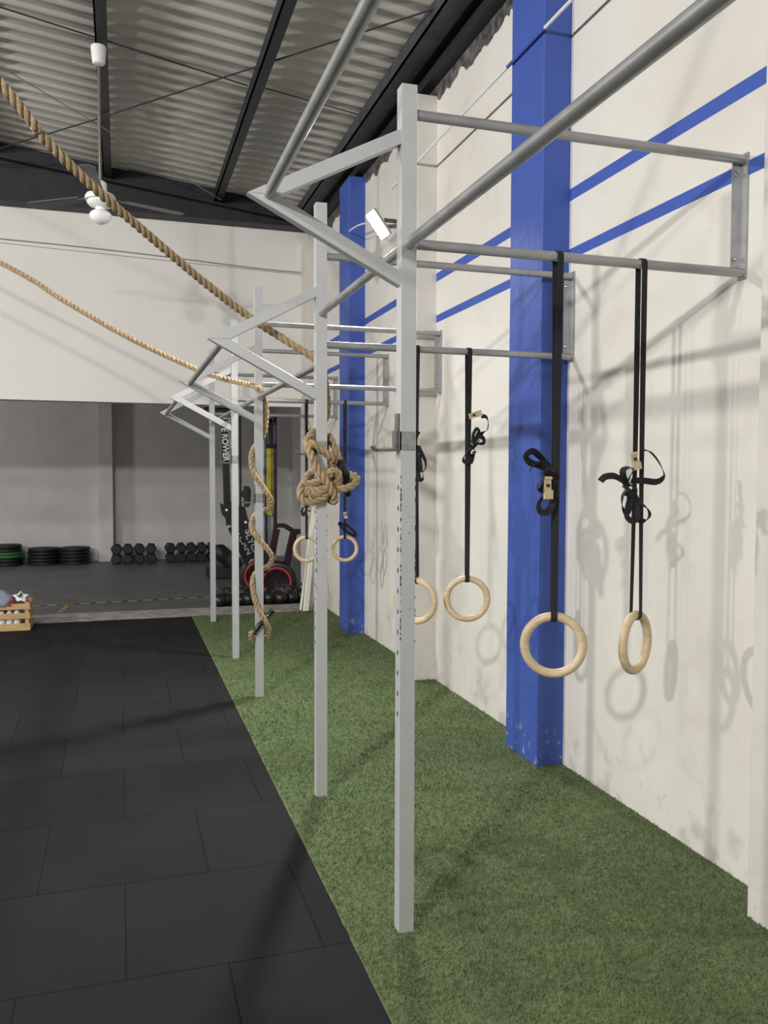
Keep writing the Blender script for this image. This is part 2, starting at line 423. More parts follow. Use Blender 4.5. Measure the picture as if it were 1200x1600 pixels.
# right wall, with the pillars
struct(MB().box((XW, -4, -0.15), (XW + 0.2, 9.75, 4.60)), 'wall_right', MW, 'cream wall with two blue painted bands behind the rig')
PILL = [(-1.79, 'cream'), (0.08, 'blue'), (1.945, 'cream'), (3.832, 'blue'), (5.705, 'cream'), (7.55, 'blue'), (9.385, 'cream')]
for i, (y, c) in enumerate(PILL):
    zt = {3.832: 4.33, 7.55: 4.20}.get(y, 4.16)
    b = MB(); x0, x1, y0, y1 = 2.014, XW + 0.01, y, y + 0.365
    # slightly uneven plaster corners
    N = 24; vs_ = []; fs_ = []
    for k in range(N + 1):
        z = -0.02 + (zt + 0.02) * k / N
        j = 0.0025 * mnoise.noise(V((z * 2.1, y, 0))); j2 = 0.0025 * mnoise.noise(V((z * 2.4, y + 9, 3)))
        vs_ += [(x0 + j, y0 + j2, z), (x1, y0 + j2, z), (x1, y1, z), (x0 + j, y1, z)]
    for k in range(N):
        for q_ in range(4): fs_.append((k * 4 + q_, k * 4 + (q_ + 1) % 4, (k + 1) * 4 + (q_ + 1) % 4, (k + 1) * 4 + q_))
    fs_.append(tuple(N * 4 + q_ for q_ in range(4)))
    b.add(vs_, fs_)
    struct(b, 'pillar', MBLUE if c == 'blue' else MWHITE, {3.832: 'blue painted wall pillar behind the wooden rings', 7.55: 'blue painted wall pillar beyond the bright floodlight',
           5.705: 'cream wall pillar between the two blue pillars', 1.945: 'cream wall pillar at the edge beside the wall bracket', 9.385: 'cream wall pillar at the end of the turf with pipes leaning on it'}.get(y, c + ' wall pillar'), bevel=0.006)
# wall over the opening and back room
struct(MB().box((-7.5, YB, 2.265), (XW, YB + 0.18, 4.9)), 'wall_over_opening', pbr('cream_upper_wall', (0.80, 0.775, 0.735), 0.75, noise=0.03, scale=1.5, bump=0.25, bscale=14), 'cream upper wall above the wide opening to the back area')
struct(MB().box((-7.5, YE, -0.1), (3.1, YE + 0.15, 3.3)), 'wall_back', M_back, 'grey back wall behind the dumbbells and weight plates')
struct(MB().box((2.96, YB + 0.1, -0.1), (3.1, YE, 3.3)), 'wall_back_room_side', M_back, 'grey side wall of the back area behind the rowing machines')
struct(MB().box((XW - 0.0, YB + 0.03, -0.1), (2.96, YB + 0.2, 3.3)), 'wall_return', M_back, 'short return wall at the opening')
struct(MB().box((-0.36, 14.86, 0), (-0.125, YE, 3.3)), 'pillar', M_back, 'grey flat pillar on the back wall between plates and dumbbells', bevel=0.01)
struct(MB().box((-7.5, YB + 0.18, 3.3), (3.1, YE + 0.15, 3.4)), 'ceiling_back_room', M_back, 'ceiling of the back area')
struct(MB().box((-7.6, -4, -0.1), (-7.5, YE, 6.0)), 'wall_left', M_back, 'plain wall across the hall')
struct(MB().box((-7.5, -4.1, -0.1), (2.3, -4, 6.0)), 'wall_rear', M_back, 'plain wall at the near end of the hall')
# corrugated roof sheets: ridges run along X, pitch 0.177 m along Y
rb = MB(); ys = []; y = -4.0
while y < 9.9: ys.append(y); y += 0.177 / 8
vs_ = []; fs_ = []
xsr = [-7.5, -5.5, -3.6, -1.6, 0.1, 0.12, 1.4, 2.36]
for j, y in enumerate(ys):
    for x in xsr:
        lap = 0.012 if (x > 0.11) else 0.0
        vs_.append((x, y, RZ(x) + 0.135 + lap + 0.024 * math.cos(2 * PI * y / 0.177)))
K = len(xsr)
for j in range(len(ys) - 1):
    for i in range(K - 1): fs_.append((j * K + i, j * K + i + 1, (j + 1) * K + i + 1, (j + 1) * K + i))
rb.add(vs_, fs_, 0, True)
struct(rb, 'ceiling', M_sheet, 'corrugated grey roof sheets on dark steel purlins')
# roof steel
for x, w in ((-4.7, .08), (-3.55, .08), (-2.4, .08), (-1.25, .085), (-0.10, .085), (1.055, .085), (1.99, .15)):
    b = MB(); z = RZ(x)
    b.box((x - w / 2, -4, z), (x + w / 2, 9.75, z + 0.012)).box((x - w / 2, -4, z), (x - w / 2 + 0.012, 9.75, z + 0.10)).box((x - w / 2, -4, z + 0.10), (x + w / 2, 9.75, z + 0.112))
    struct(b, 'roof_beam', M_dark2 if x > 1.5 else M_dark, {-0.10: 'dark steel purlin carrying the ceiling fan', 1.055: 'dark steel purlin between the fan and the wall', 1.99: 'wide dark purlin along the wall top', -1.25: 'dark steel purlin beyond the fan side'}.get(x, 'dark steel purlin under the roof'))
b = MB(); b.box((2.085, -4, 4.235), (2.20, 9.7, 4.25)).box((2.135, -4, 4.25), (2.150, 9.7, 4.40)).box((2.085, -4, 4.40), (2.20, 9.7, 4.415))
struct(b, 'wall_beam', M_dark, 'black steel beam lying along the top of the wall')
b = MB()
for (y0, y1, z0, z1) in ((9.50, 9.70, 4.265, 4.28), (9.595, 9.61, 4.28, 4.50), (9.50, 9.70, -1, -1)):
    if z0 < 0:
        vs_ = []
        for x in (-7.5, 2.2):
            z = RZ(x) - 0.02
            vs_ += [(x, 9.50, z - 0.02), (x, 9.70, z - 0.02), (x, 9.70, z), (x, 9.50, z)]
        b.add(vs_, [(0, 1, 2, 3), (7, 6, 5, 4), (0, 4, 5, 1), (1, 5, 6, 2), (2, 6, 7, 3), (3, 7, 4, 0)])
    else: b.box((-7.5, y0, z0), (2.2, y1, z1))
b.box((-7.5, 9.6, 4.3), (2.2, 9.61, 5.4))
struct(b, 'roof_beam', M_dark, 'deep dark steel beam across the hall above the cream upper wall')
# thin steel tie rods under the roof
def rod(pts, r, label, mat=M_dark):
    b = MB().tube([V(p) for p in pts], r, 6)
    o = b.build('tie_rod', mat, None, pts[0]); tag(o, label, 'tie rod', 'steel rods under the roof')
zr = 4.60
rod([at(-60, -8, Z=zr + .1), at(388, 134, Z=zr - .06)], .006, 'thin dark rod crossing the purlins, upper one beside the fan')
rod([at(-60, 250, Z=zr), at(145, 188, Z=zr), at(395, 106, Z=4.5), at(690, 10, Z=4.42)], .007, 'thin rod rising across the roof from beside the fan to the wall beam')
rod([at(-60, 68, Z=zr), at(145, 190, Z=zr), at(296, 282, Z=4.5), at(345, 312, Z=4.47)], .005, 'thin light rod falling across the roof behind the fan stem', M_cable)
rod([at(412, 137, Z=4.52), at(585, 186, Z=4.46)], .005, 'short thin rod between purlin and wall purlin')

# ------------------------------------------------------------------ conduit, cable
cz = 3.672
b = MB(); b.tube([(2.0, -1.0, cz), (2.0, 3.8, cz)], .009, 10, 0).tube([(2.0, 3.8, cz), (2.0, 4.22, cz)], .0092, 10, 1).tube([(2.0, 4.22, cz), (2.0, 6.25, cz)], .009, 10, 0)
tag(b.build('electrical_conduit', [M_white, MBLUE], None, (2.0, 3.0, cz)), 'thin white conduit pipe running past the blue pillar to the floodlight', 'conduit')
b = MB(); b.tube(spline([at(-30, 370, Y=9.705), at(120, 385, Y=9.705), at(250, 400, Y=9.705), at(400, 419, Y=9.705), at(478, 426, Y=9.705), at(492, 422, Y=9.69), at(500, 412, Y=9.66)], 6), .006, 6)
b.tube(spline([at(-30, 376, Y=9.71), at(250, 406, Y=9.71), at(478, 430, Y=9.71)], 6), .003, 5)
tag(b.build('electric_cable', M_cable, None, (0.5, 9.7, 3.87)), 'thin grey cable tacked along the cream upper wall', 'cable')

# ------------------------------------------------------------------ the rig
YP = [0.74, 2.574, 3.786, 5.606, 6.834, 8.579]
HP = [2.712] * 6
rig = thing('pull_up_rig', 'long grey steel pull-up rig of posts, bars and pointed brackets bolted to the cream wall', 'pull-up rig', (XP, 5.0, 0))
def post(i):
    y = YP[i]; b = MB(); h = 0.025
    b.box((XP - h, y - h, -0.02), (XP + h, y + h, HP[i]))
    b.box((XP - h, y - h, HP[i]), (XP + h, y + h, HP[i] + 0.001))
    # punched holes on the side towards the mats, front and back
    z = 0.45 + 0.0
    zt = 1.52
    x = XP - h - 0.0006
    if i in (1, 2, 3, 4):
        z = 0.72
        while z < 1.52:
            for sx in (-1, 1):
                xx = XP + sx * (h + 0.0005)
                c = [(xx, y + 0.006 * math.cos(a), z + 0.009 * math.sin(a)) for a in [2 * PI * k / 8 for k in range(8)]]
                b.add(c if sx < 0 else c[::-1], [tuple(range(8))[::-1]], 1)
            z += 0.0667
    # flaked paint along the edges under the hook
    rnd = random.Random(i)
    if i in (1, 2):
        for k in range(70 if i == 1 else 36):
            z = rnd.uniform(0.95, 1.50); l = rnd.uniform(0.003, 0.014); e = rnd.choice((0, 0, 1))
            if e == 0: b.box((XP - h - 0.0008, y - h - 0.0008, z), (XP - h + rnd.uniform(.0006, .0022), y - h + rnd.uniform(.0006, .002), z + l), 1)
            else: b.box((XP + h - rnd.uniform(.0006, .0022), y - h - 0.0006, z), (XP + h + 0.0006, y - h + 0.001, z + l), 1)
        for k in range(12):
            z = rnd.uniform(1.02, 1.45); x = XP + rnd.uniform(-.02, .02)
            b.box((x, y - h - 0.0004, z), (x + rnd.uniform(.001, .006), y - h, z + rnd.uniform(.0006, .002)), 1)
    if i == 1:
        x = XP + 0.004
    o = part(b, 'post', [M_grey, M_chip], rig, (XP, y, 0), bevel=0.0)
    return o
for i in range(6): post(i)
def tubebar(a, b_, r=0.0165):
    a, b_ = V(a), V(b_)
    return part(MB().tube([a, b_], r, 20), 'pull_up_bar', M_bar, rig, a)
for i in range(6):
    y = YP[i]; zu, zl = (2.631, 2.228) if i < 2 else (2.481, 2.083)
    for z in (zu, zl): tubebar((XP + 0.025, y, z), (XW - 0.008, y, z))
    # wall plate: flat bar joining the two bar ends, bolted
    b = MB(); b.box((XW - 0.008, y - 0.02, zl - 0.022), (XW, y + 0.02, zu + 0.022))
    b.box((XW - 0.045, y + 0.012, zl + 0.012), (XW - 0.007, y + 0.017, zu - 0.012))
    wp = part(b, 'wall_plate', [M_bar, M_chrome], rig, (XW, y, zl), label='flat steel plate joining two bar ends on the wall')
    for z in (zl + .05, zu - .05): part(MB().lathe((XW - .034, y + 0.012, z), (0, -1, 0), [(0, .009), (.005, .009), (.008, .005)], 8), 'bolt', M_chrome, wp)
# bars along the post line
tubebar((XP, YP[0] + .025, 2.222), (XP, YP[1] - .025, 2.222), .0185); tubebar((XP, YP[1] + .025, 2.222), (XP, YP[2] - .025, 2.222), .0165)
for a, c in ((2, 3), (3, 4), (4, 5)): tubebar((XP, YP[a] + .025, 1.997), (XP, YP[c] - .025, 1.997))
# pointed brackets
for i in range(6):
    y = YP[i]; zc = 2.333 if i < 2 else 2.085; h = 0.218 if i < 2 else 0.228; hw = 0.021; dy = 0.018
    xt = 0.368; xi = XP - 0.025
    def arm(s):
        sl = (h) / (xi - xt - 0.055)
        zo = lambda x, off: zc + s * ((x - (xt + 0.05)) * sl + off)
        t = hw * math.sqrt(1 + sl * sl)
        xin = xt + 0.05 + t / sl
        P = [(xt, y - dy, zc), (xi, y - dy, zo(xi, t)), (xi, y - dy, zo(xi, -t)), (xin, y - dy, zc)]
        if s > 0: P = P[::-1]
        return MB().prism(P, (0, 2 * dy, 0))
    for s in (1, -1): part(arm(s), 'bracket_arm', M_grey, rig, (xt, y, zc), bevel=0.002)
for a, c, z in ((0, 1, 2.335), (2, 3, 2.072), (4, 5, 2.072)): tubebar((0.432, YP[a] - (.03 if a == 0 else -.018), z), (0.432, YP[c] - .018, z), .0165)
b = MB()
p0 = (XP + .004, YP[1] - .0252, .62)

# ------------------------------------------------------------------ J hooks
def hook(i, z, label, up=0.11, length=0.075, flip=False):
    y = YP[i]; t = thing('barbell_hook', label, 'hook', (XP, y, z), 'hooks slid onto the posts')
    h = 0.0285; b = MB()
    for (a, c) in (((-h, -h), (h, -h + .004)), ((-h, h - .004), (h, h)), ((-h, -h), (-h + .004, h)), ((h - .004, -h), (h, h))):
        b.box((XP + a[0], y + a[1], z - .006), (XP + c[0], y + c[1], z + .052))
    part(b, 'sleeve', M_sleeve, t)
    b = MB(); x = XP - h
    b.box((x - .005, y - .014, z - .01), (x, y + .014, z + .11)).box((x - .012, y - .018, z - .008), (x - .004, y + .018, z + .055))
    b.bar((x - .002, y, z - .006), (x - length, y, z - .008), .034, .008).bar((x - length + .002, y, z - .008), (x - length - .010, y, z + .006), .034, .006)
    part(b, 'prong', M_zinc, t, label='bare steel prong')
    b = MB().bar((XP + h, y - .004, z + .055), (XP + h + .016, y - .004, z + .050), .012, .004).bar((XP + h + .016, y - .004, z + .052), (XP + h + .003, y - .004, z + .032), .012, .004)
    part(b, 'locking_clip', M_chip, t)
hook(1, 1.580, 'bare steel hook with a flat prong clamped on the closest, thickest-looking post')
hook(2, 1.592, 'steel hook hidden behind the rope knot on its post')
hook(3, 1.310, 'steel hook low on the post wound with the spiral rope')
hook(4, 1.585, 'steel hook on the thin post before the lettered rowing machine rail')

# ------------------------------------------------------------------ ropes
def rope_mesh(path, R=0.019, pitch=0.098):
    P = resample(path, 0.008); n = len(P); b = MB(); T = []
    for i in range(n): T.append((P[min(i + 1, n - 1)] - P[max(i - 1, 0)]).normalized())
    N = T[0].orthogonal().normalized(); strands = [[], [], []]; s = 0.0
    for i in range(n):
        if i: s += (P[i] - P[i - 1]).length; N = N - T[i] * N.dot(T[i]); N.normalize()
        B = T[i].cross(N)
        for k in range(3):
            a = 2 * PI * (s / pitch + k / 3.0)
            strands[k].append(P[i] + (N * math.cos(a) + B * math.sin(a)) * R * 0.53)
    for k in range(3): b.tube(strands[k], R * 0.49, 8)
    return b
def pp(u, v, Y): return at(u, v, Y=Y)
# rope tied on the second post
y2 = YP[2]
KN = [(502, 572, .055), (508, 600, .06), (511, 640, .06), (503, 664, .06), (494, 671, .05), (487, 678, .0), (480, 688, -.02), (481, 694, -.05), (490, 694, -.055), (503, 703, -.055), (517, 714, -.05), (522, 723, -.01), (513, 731, .05),
      (497, 735, .055), (486, 739, .03), (477, 748, -.02), (478, 756, -.05), (489, 755, -.055), (502, 751, -.055), (513, 743, -.055), (520, 735, -.05), (528, 739, -.05), (530, 748, -.05), (524, 757, -.03),
      (510, 762, -.055), (495, 766, -.06), (483, 764, -.055), (482, 771, -.06), (495, 772, -.06), (509, 765, -.06), (524, 765, -.055), (540, 763, -.05), (553, 757, -.045), (558, 749, -.03), (552, 743, .0), (540, 742, .04),
      (520, 746, .07), (500, 746, .07), (484, 748, .03), (474, 756, -.03), (469, 768, -.05), (472, 780, -.055), (484, 785, -.055), (498, 781, -.055), (511, 774, -.05), (519, 764, .02), (511, 740, .09), (498, 715, .08), (486, 700, .0), (481, 697, -.05),
      (485, 709, -.085), (493, 727, -.095), (503, 742, -.10), (512, 755, -.10), (519, 768, -.09), (523, 777, -.075), (522, 783, -.05), (515, 778, .03), (512, 750, .10), (509, 710, .10), (509, 686, .06), (514, 681, .03), (520, 693, .01), (526, 708, .0), (531, 722, -.0)]
air = [V((-2.3, 1.5, 4.55)), V((-1.3, 2.28, 3.62)), pp(0, 130, 3.06), pp(60, 207, 3.17), pp(140, 287, 3.33), pp(230, 366, 3.53), pp(330, 450, 3.75), pp(395, 499, 3.88), pp(440, 528, 3.90), pp(487, 557, 3.88)]
t = thing('climbing_rope', 'thick tan climbing rope from the roof, tied in a big knot on the second post', 'rope', (XP, y2, 1.6), 'climbing ropes')
pathA = spline(air + [pp(u, v, y2 + d) for (u, v, d) in KN], 8)
part(rope_mesh(pathA, 0.0185), 'rope_strands', M_rope, t)
def taped(pts, r, par, label='black taped end of the rope'):
    P = resample(spline(pts, 6), 0.006)
    part(MB().tube(P, [r * (1 + 0.07 * math.sin(i * 1.3)) for i in range(len(P))], 12), 'taped_end', M_tape, par, label=label)
taped([pp(530, 719, y2), pp(534, 730, y2 + .0), pp(539, 742, y2 + .01), pp(542, 752, y2 + .03)], .021, t)
part(rope_mesh([pp(541, 750, y2 + .03), pp(543, 760, y2 + .03), pp(544, 768, y2 + .03)], .016), 'rope_strands', M_tape, t)
part(MB().lathe(pp(544.5, 771, y2 + .03), (0, 0, 1), [(-.017, 0), (-.014, .010), (0, .016), (.014, .010), (.017, 0)], 12), 'taped_end', M_tape, t)
# rope wound down the third post
y3 = YP[3]
airB = [V((-4.3, 7.6, 4.95)), V((-2.5, 6.95, 3.85)), pp(0, 410, 6.39), pp(100, 470, 6.22), pp(200, 527, 6.07), pp(300, 574, 5.93), pp(350, 592, 5.83), pp(385, 600, 5.68), pp(402, 606, 5.55), pp(411, 618, 5.60)]
WB = [(416, 640, .03), (415, 663, .035), (411, 682, .045), (401, 694, .045), (394, 706, .01), (392.5, 722, -.03), (397, 740, -.05), (408, 756, -.052), (419, 773, -.045), (424, 782, -.025), (422, 791, .015), (415, 797, .045), (405, 801, .055), (398, 806, .035),
      (393, 817, -.01), (394, 829, -.035), (402, 840, -.05), (413, 852, -.05), (422, 864, -.04), (425, 872, -.02), (422, 881, .02), (415, 887, .045), (406, 891, .055), (399, 896, .03), (394.5, 908, -.01), (395, 922, -.03), (399, 940, -.045), (406, 956, -.052), (415, 972, -.05), (420, 984, -.02),
      (418, 994, .03), (408, 998, .05), (398, 1001, .03), (393, 997, .0), (392, 990, -.03), (397, 987, -.045)]
t = thing('climbing_rope', 'tan climbing rope strung from the roof and wound in a spiral down the third post', 'rope', (XP, y3, 1.0), 'climbing ropes')
part(rope_mesh(spline(airB + [pp(u, v, y3 + d) for (u, v, d) in WB], 8), 0.0185), 'rope_strands', M_rope, t)
taped([pp(396, 990, y3 - .045), pp(403, 980, y3 - .05), pp(410, 972, y3 - .045), pp(419, 962, y3 - .0), pp(427, 953, y3 + .0)], .017, t)

# ------------------------------------------------------------------ gymnastic rings
def ring(idx, X, Y, zbar, zc, az, label, loops, buckle, R=0.0985, r=0.0155, tails=()):
    t = thing('gymnastic_ring', label, 'gymnastic ring', (X, Y, zc), 'wooden gymnastic rings on straps')
    a = math.radians(az); e = V((math.cos(a), -math.sin(a), 0))      # direction in the ring's plane
    c = V((X, Y, zc))
    P = [c + e * R * math.cos(k * 2 * PI / 64) + V((0, 0, 1)) * R * math.sin(k * 2 * PI / 64) for k in range(64)]
    part(MB().tube(P, r, 16, closed=True), 'wooden_ring', M_wood, t)
    # strap: a closed loop over the bar and under the ring's top
    nrm = V((e.y, -e.x, 0)) ; nrm = V((math.sin(a), math.cos(a), 0))
    topz = zc + R; rb_ = 0.0165 + 0.0025; rr = r + 0.0025
    w = 0.0215; pts = []; sd = []
    fy = V((0, 1, 0))
    if nrm.y < 0: nrm = -nrm
    for k in range(9):                                              # under the ring tube
        th = -PI / 2 + (k - 4) / 4 * PI / 2
        pts.append(V((X, Y, topz)) + nrm * (rr * math.sin((k - 4) / 4 * PI / 2)) + V((0, 0, -1)) * rr * math.cos((k - 4) / 4 * PI / 2)); sd.append(e)
    H = zbar - topz
    gap = 0.006
    for k in range(1, 16):                                          # rise behind
        q = k / 16; pts.append(V((X, Y, topz + H * q)) + nrm.lerp(fy, q) * (rr + (rb_ - rr) * q - gap * math.sin(q * PI) * .6)); sd.append(e.lerp(V((1, 0, 0)), min(1, q * 1.3)))
    for k in range(9):                                              # over the bar
        th = k / 8 * PI; pts.append(V((X, Y, zbar)) + fy * rb_ * math.cos(th) + V((0, 0, 1)) * rb_ * math.sin(th)); sd.append(V((1, 0, 0)))
    for k in range(15, 0, -1):
        q = k / 16; pts.append(V((X, Y, topz + H * q)) - nrm.lerp(fy, q) * (rr + (rb_ - rr) * q - gap * math.sin(q * PI) * .6)); sd.append(e.lerp(V((1, 0, 0)), min(1, q * 1.3)))
    pts.append(pts[0]); sd.append(e)
    part(MB().ribbon(pts, sd, w), 'strap', M_web, t)
    # spare strap bundled in loops
    for li, lp in enumerate(loops):
        path = spline([at(u, v, Y=Y + dy) for (u, v, dy) in lp], 7)
        sdir = []; n = len(path)
        for i_ in range(n):
            T_ = (path[min(i_ + 1, n - 1)] - path[max(i_ - 1, 0)]).normalized(); q = i_ / max(1, n - 1)
            ph = 0.75 + 0.55 * math.sin(q * 5 + idx + li * 2.1)
            sdir.append(V((0, 1, 0)) * math.cos(ph) + T_.cross(V((0, 1, 0))).normalized() * math.sin(ph))
        part(MB().ribbon(path, sdir, w * 1.05), 'strap_loop', M_web, t)
    u, v, ang, l, dy = buckle
    cpos = at(u, v, Y=Y + dy); d = V((math.cos(ang), 0, math.sin(ang))); n_ = V((-math.sin(ang), 0, math.cos(ang)))
    b = MB().obox(cpos, d * l / 2, V((0, .002, 0)), n_ * .013).obox(cpos + d * l * .3 + V((0, -.006, 0)), d * l * .2, V((0, .006, 0)), n_ * .015)
    b.obox(cpos - d * l * .42 + V((0, -.004, 0)), d * .004, V((0, .005, 0)), n_ * .013)
    b.obox(cpos - d * l * .1 + V((0, -.004, 0)), d * .005, V((0, .003, 0)), n_ * .005, 1)
    part(b, 'buckle', [M_buck, M_chip], t, label='tan metal cam buckle')
    return t
y1 = YP[1]
# third ring: in front of the blue pillar
ring(3, 1.413, y1, 2.228, 0.912, 26, 'wooden ring hanging in front of the blue pillar, facing out flat', [
    [(858, 733, -.03), (850, 720, -.04), (835, 708, -.05), (824, 710, -.06), (820, 718, -.06), (828, 724, -.05), (845, 727, -.04), (858, 734, -.03)],
    [(858, 733, -.03), (846, 716, -.05), (832, 705, -.07), (822, 712, -.07), (826, 720, -.06), (846, 730, -.045), (860, 735, -.03)],
    [(860, 732, -.04), (850, 724, -.06), (835, 726, -.07), (828, 736, -.075)],
    [(858, 735, -.03), (848, 745, -.05), (841, 756, -.05), (840, 765, -.05), (846, 766, -.04), (853, 754, -.03), (860, 738, -.03)],
    [(862, 768, -.03), (851, 775, -.04), (842, 787, -.05), (844, 799, -.05), (855, 800, -.04), (862, 790, -.03), (864, 775, -.03)],
    [(848, 733, -.045), (856, 731, -.05), (866, 735, -.045), (867, 742, -.03), (856, 741, -.05), (850, 737, -.05)]],
    (855.5, 762, -PI / 2, .075, -.055))
ring(4, 1.738, y1, 2.228, 0.902, -31, 'wooden ring turned side-on, hanging beyond the blue pillar towards the wall bracket', [
    [(1005, 703, -.02), (1016, 706, -.03), (1028, 720, -.03), (1037, 738, -.03), (1036, 747, -.03), (1025, 753, -.03), (1005, 751, -.03), (986, 751, -.03)],
    [(938, 752, -.07), (946, 745, -.07), (960, 744, -.06), (972, 751, -.05), (980, 760, -.04), (986, 770, -.03)],
    [(980, 760, -.03), (974, 745, -.05), (974, 734, -.055), (983, 730, -.05), (990, 735, -.03), (984, 745, -.05), (979, 758, -.03)],
    [(980, 762, -.03), (973, 775, -.05), (972, 790, -.05), (977, 801, -.05), (982, 796, -.04), (985, 775, -.03)],
    [(985, 765, -.03), (979, 795, -.05), (980, 808, -.06), (989, 814, -.05), (996, 806, -.03), (994, 785, -.03), (986, 765, -.03)],
    [(990, 770, -.02), (1000, 785, -.03), (1012, 795, -.04), (1015, 806, -.04), (1008, 814, -.04), (998, 812, -.03)],
    [(974, 762, -.045), (984, 758, -.05), (993, 764, -.045), (990, 772, -.04), (978, 770, -.05)]],
    (992, 720, -1.35, .06, -.04))
ring(1, 1.338, YP[2], 2.083, 0.892, 44, 'wooden ring half hidden behind the post with the side hook', [
    [(650, 690, -.02), (657, 705, -.03), (665, 722, -.03), (663, 735, -.03), (653, 735, -.02), (648, 720, -.02)],
    [(650, 695, -.03), (656, 715, -.05), (660, 735, -.05), (661, 748, -.05), (655, 748, -.05), (652, 730, -.03)],
    [(650, 690, -.03), (648, 710, -.05), (650, 730, -.05), (656, 733, -.04), (655, 710, -.03)]],
    (650, 686, -PI / 2, .06, -.03))
ring(2, 1.604, YP[2], 2.083, 0.890, 20, 'wooden ring hanging alone before the bare cream wall between post and blue pillar', [
    [(752, 650, -.02), (760, 652, -.03), (763, 662, -.03), (760, 673, -.03), (750, 678, -.04), (742, 690, -.04)],
    [(739, 690, -.03), (740, 678, -.05), (745, 670, -.06), (748, 675, -.05), (744, 686, -.04), (740, 695, -.03)],
    [(738, 693, -.03), (748, 682, -.05), (755, 685, -.06), (756, 692, -.06), (748, 694, -.05), (740, 698, -.03)],
    [(738, 692, -.03), (750, 680, -.04), (754, 678, -.05), (748, 690, -.05), (738, 700, -.03)],
    [(735, 700, -.03), (727, 710, -.05), (724, 719, -.05), (729, 721, -.05), (735, 710, -.03)],
    [(737, 695, -.03), (731, 715, -.045), (736, 722, -.045), (741, 705, -.03)],
    [(731, 704, -.045), (738, 700, -.05), (743, 706, -.045), (737, 712, -.04), (730, 709, -.04)]],
    (742, 648, 0.3, .065, -.03))
y4 = YP[4]
ring(5, 1.461, y4, 2.083, 0.872, 12, 'small-looking wooden ring hanging below the rope knot, pipes behind it', [
    [(478, 790, -.03), (472, 797, -.04), (474, 805, -.04), (480, 795, -.03)], [(480, 790, -.03), (484, 798, -.04), (484, 806, -.04), (480, 812, -.03)],
    [(476, 654, -.03), (484, 662, -.04), (484, 672, -.04), (477, 676, -.03)]], (483, 799, -PI / 2, .06, -.04))
ring(6, 1.787, y4, 2.083, 0.868, 15, 'small-looking wooden ring with a bow of strap, against the far blue pillar', [
    [(539, 822, -.04), (532, 817, -.05), (530, 819, -.05), (538, 828, -.04), (548, 834, -.04), (556, 836, -.05), (552, 828, -.05), (542, 820, -.04)],
    [(537, 800, -.03), (542, 808, -.04), (541, 820, -.04), (540, 828, -.04)],
    [(538, 826, -.045), (545, 832, -.05), (553, 838, -.05), (556, 834, -.05), (546, 824, -.045), (538, 818, -.045)]], (539.5, 805, -1.4, .055, -.04))

# ------------------------------------------------------------------ flood lamp
lp = V((1.865, 6.17, 3.365))
t = thing('flood_lamp', 'glaring rectangular floodlight on an arm beside the far blue pillar', 'floodlight', lp)
n_ = V((-0.62, -0.66, -0.42)).normalized()
ax = V((0.55, -0.05, -0.80)); ax = (ax - n_ * ax.dot(n_)).normalized(); ay = n_.cross(ax)
part(MB().obox(lp - n_ * .025, ax * .112, ay * .046, n_ * .022), 'housing', M_spk, t, bevel=.006)
part(MB().obox(lp, ax * .102, ay * .039, n_ * .003), 'lamp_face', M_flood, t, label='glowing white face')
b = MB().bar(lp - n_ * .04 + ay * .05, V((2.165, 6.3, 3.44)), .03, .006, V((0, 0, 1))).bar(lp - n_ * .04 - ay * .05, V((2.165, 6.2, 3.40)), .03, .006, V((0, 0, 1))).box((2.155, 6.14, 3.36), (2.166, 6.36, 3.50))
part(b, 'wall_arm', M_zinc, t)
part(MB().tube(spline([lp - n_ * .045, at(572, 349, Y=6.8), at(558, 353, Y=7.1), at(546, 361, Y=7.5)], 6), .008, 8), 'power_cable', M_white, t)

# ------------------------------------------------------------------ ceiling fan
fx, fy_ = -0.118, 6.58
t = thing('ceiling_fan', 'white ceiling fan with a glass lamp bowl on a long stem', 'ceiling fan', (fx, fy_, 3.5))
part(MB().lathe((fx, fy_, 4.445), (0, 0, 1), [(0, .035), (.01, .045), (.11, .056), (.125, .052)], 24), 'canopy', M_white, t)
part(MB().tube([(fx, fy_, 3.58), (fx, fy_, 4.46)], .011, 12), 'stem', M_chrome, t, label='long chromed stem')
part(MB().lathe((fx, fy_, 3.53), (0, 0, 1), [(0, .046), (.005, .050), (.07, .046), (.085, .03)], 24), 'coupling', M_white, t)
part(MB().lathe((fx, fy_, 3.455), (0, 0, 1), [(-.03, .04), (-.022, .075), (.0, .094), (.010, .096), (.012, .088), (.018, .088), (.020, .108), (.046, .108), (.050, .102), (.062, .098), (.068, .05), (.075, .045)], 32), 'motor_housing', M_white, t)
part(MB().lathe((fx, fy_, 3.36), (0, 0, 1), [(-.055, 0), (-.052, .025), (-.035, .055), (-.01, .076), (.015, .079), (.032, .068), (.042, .048), (.046, .036), (.075, .036)], 32), 'lamp_bowl', M_glass, t, label='round white glass lamp bowl')
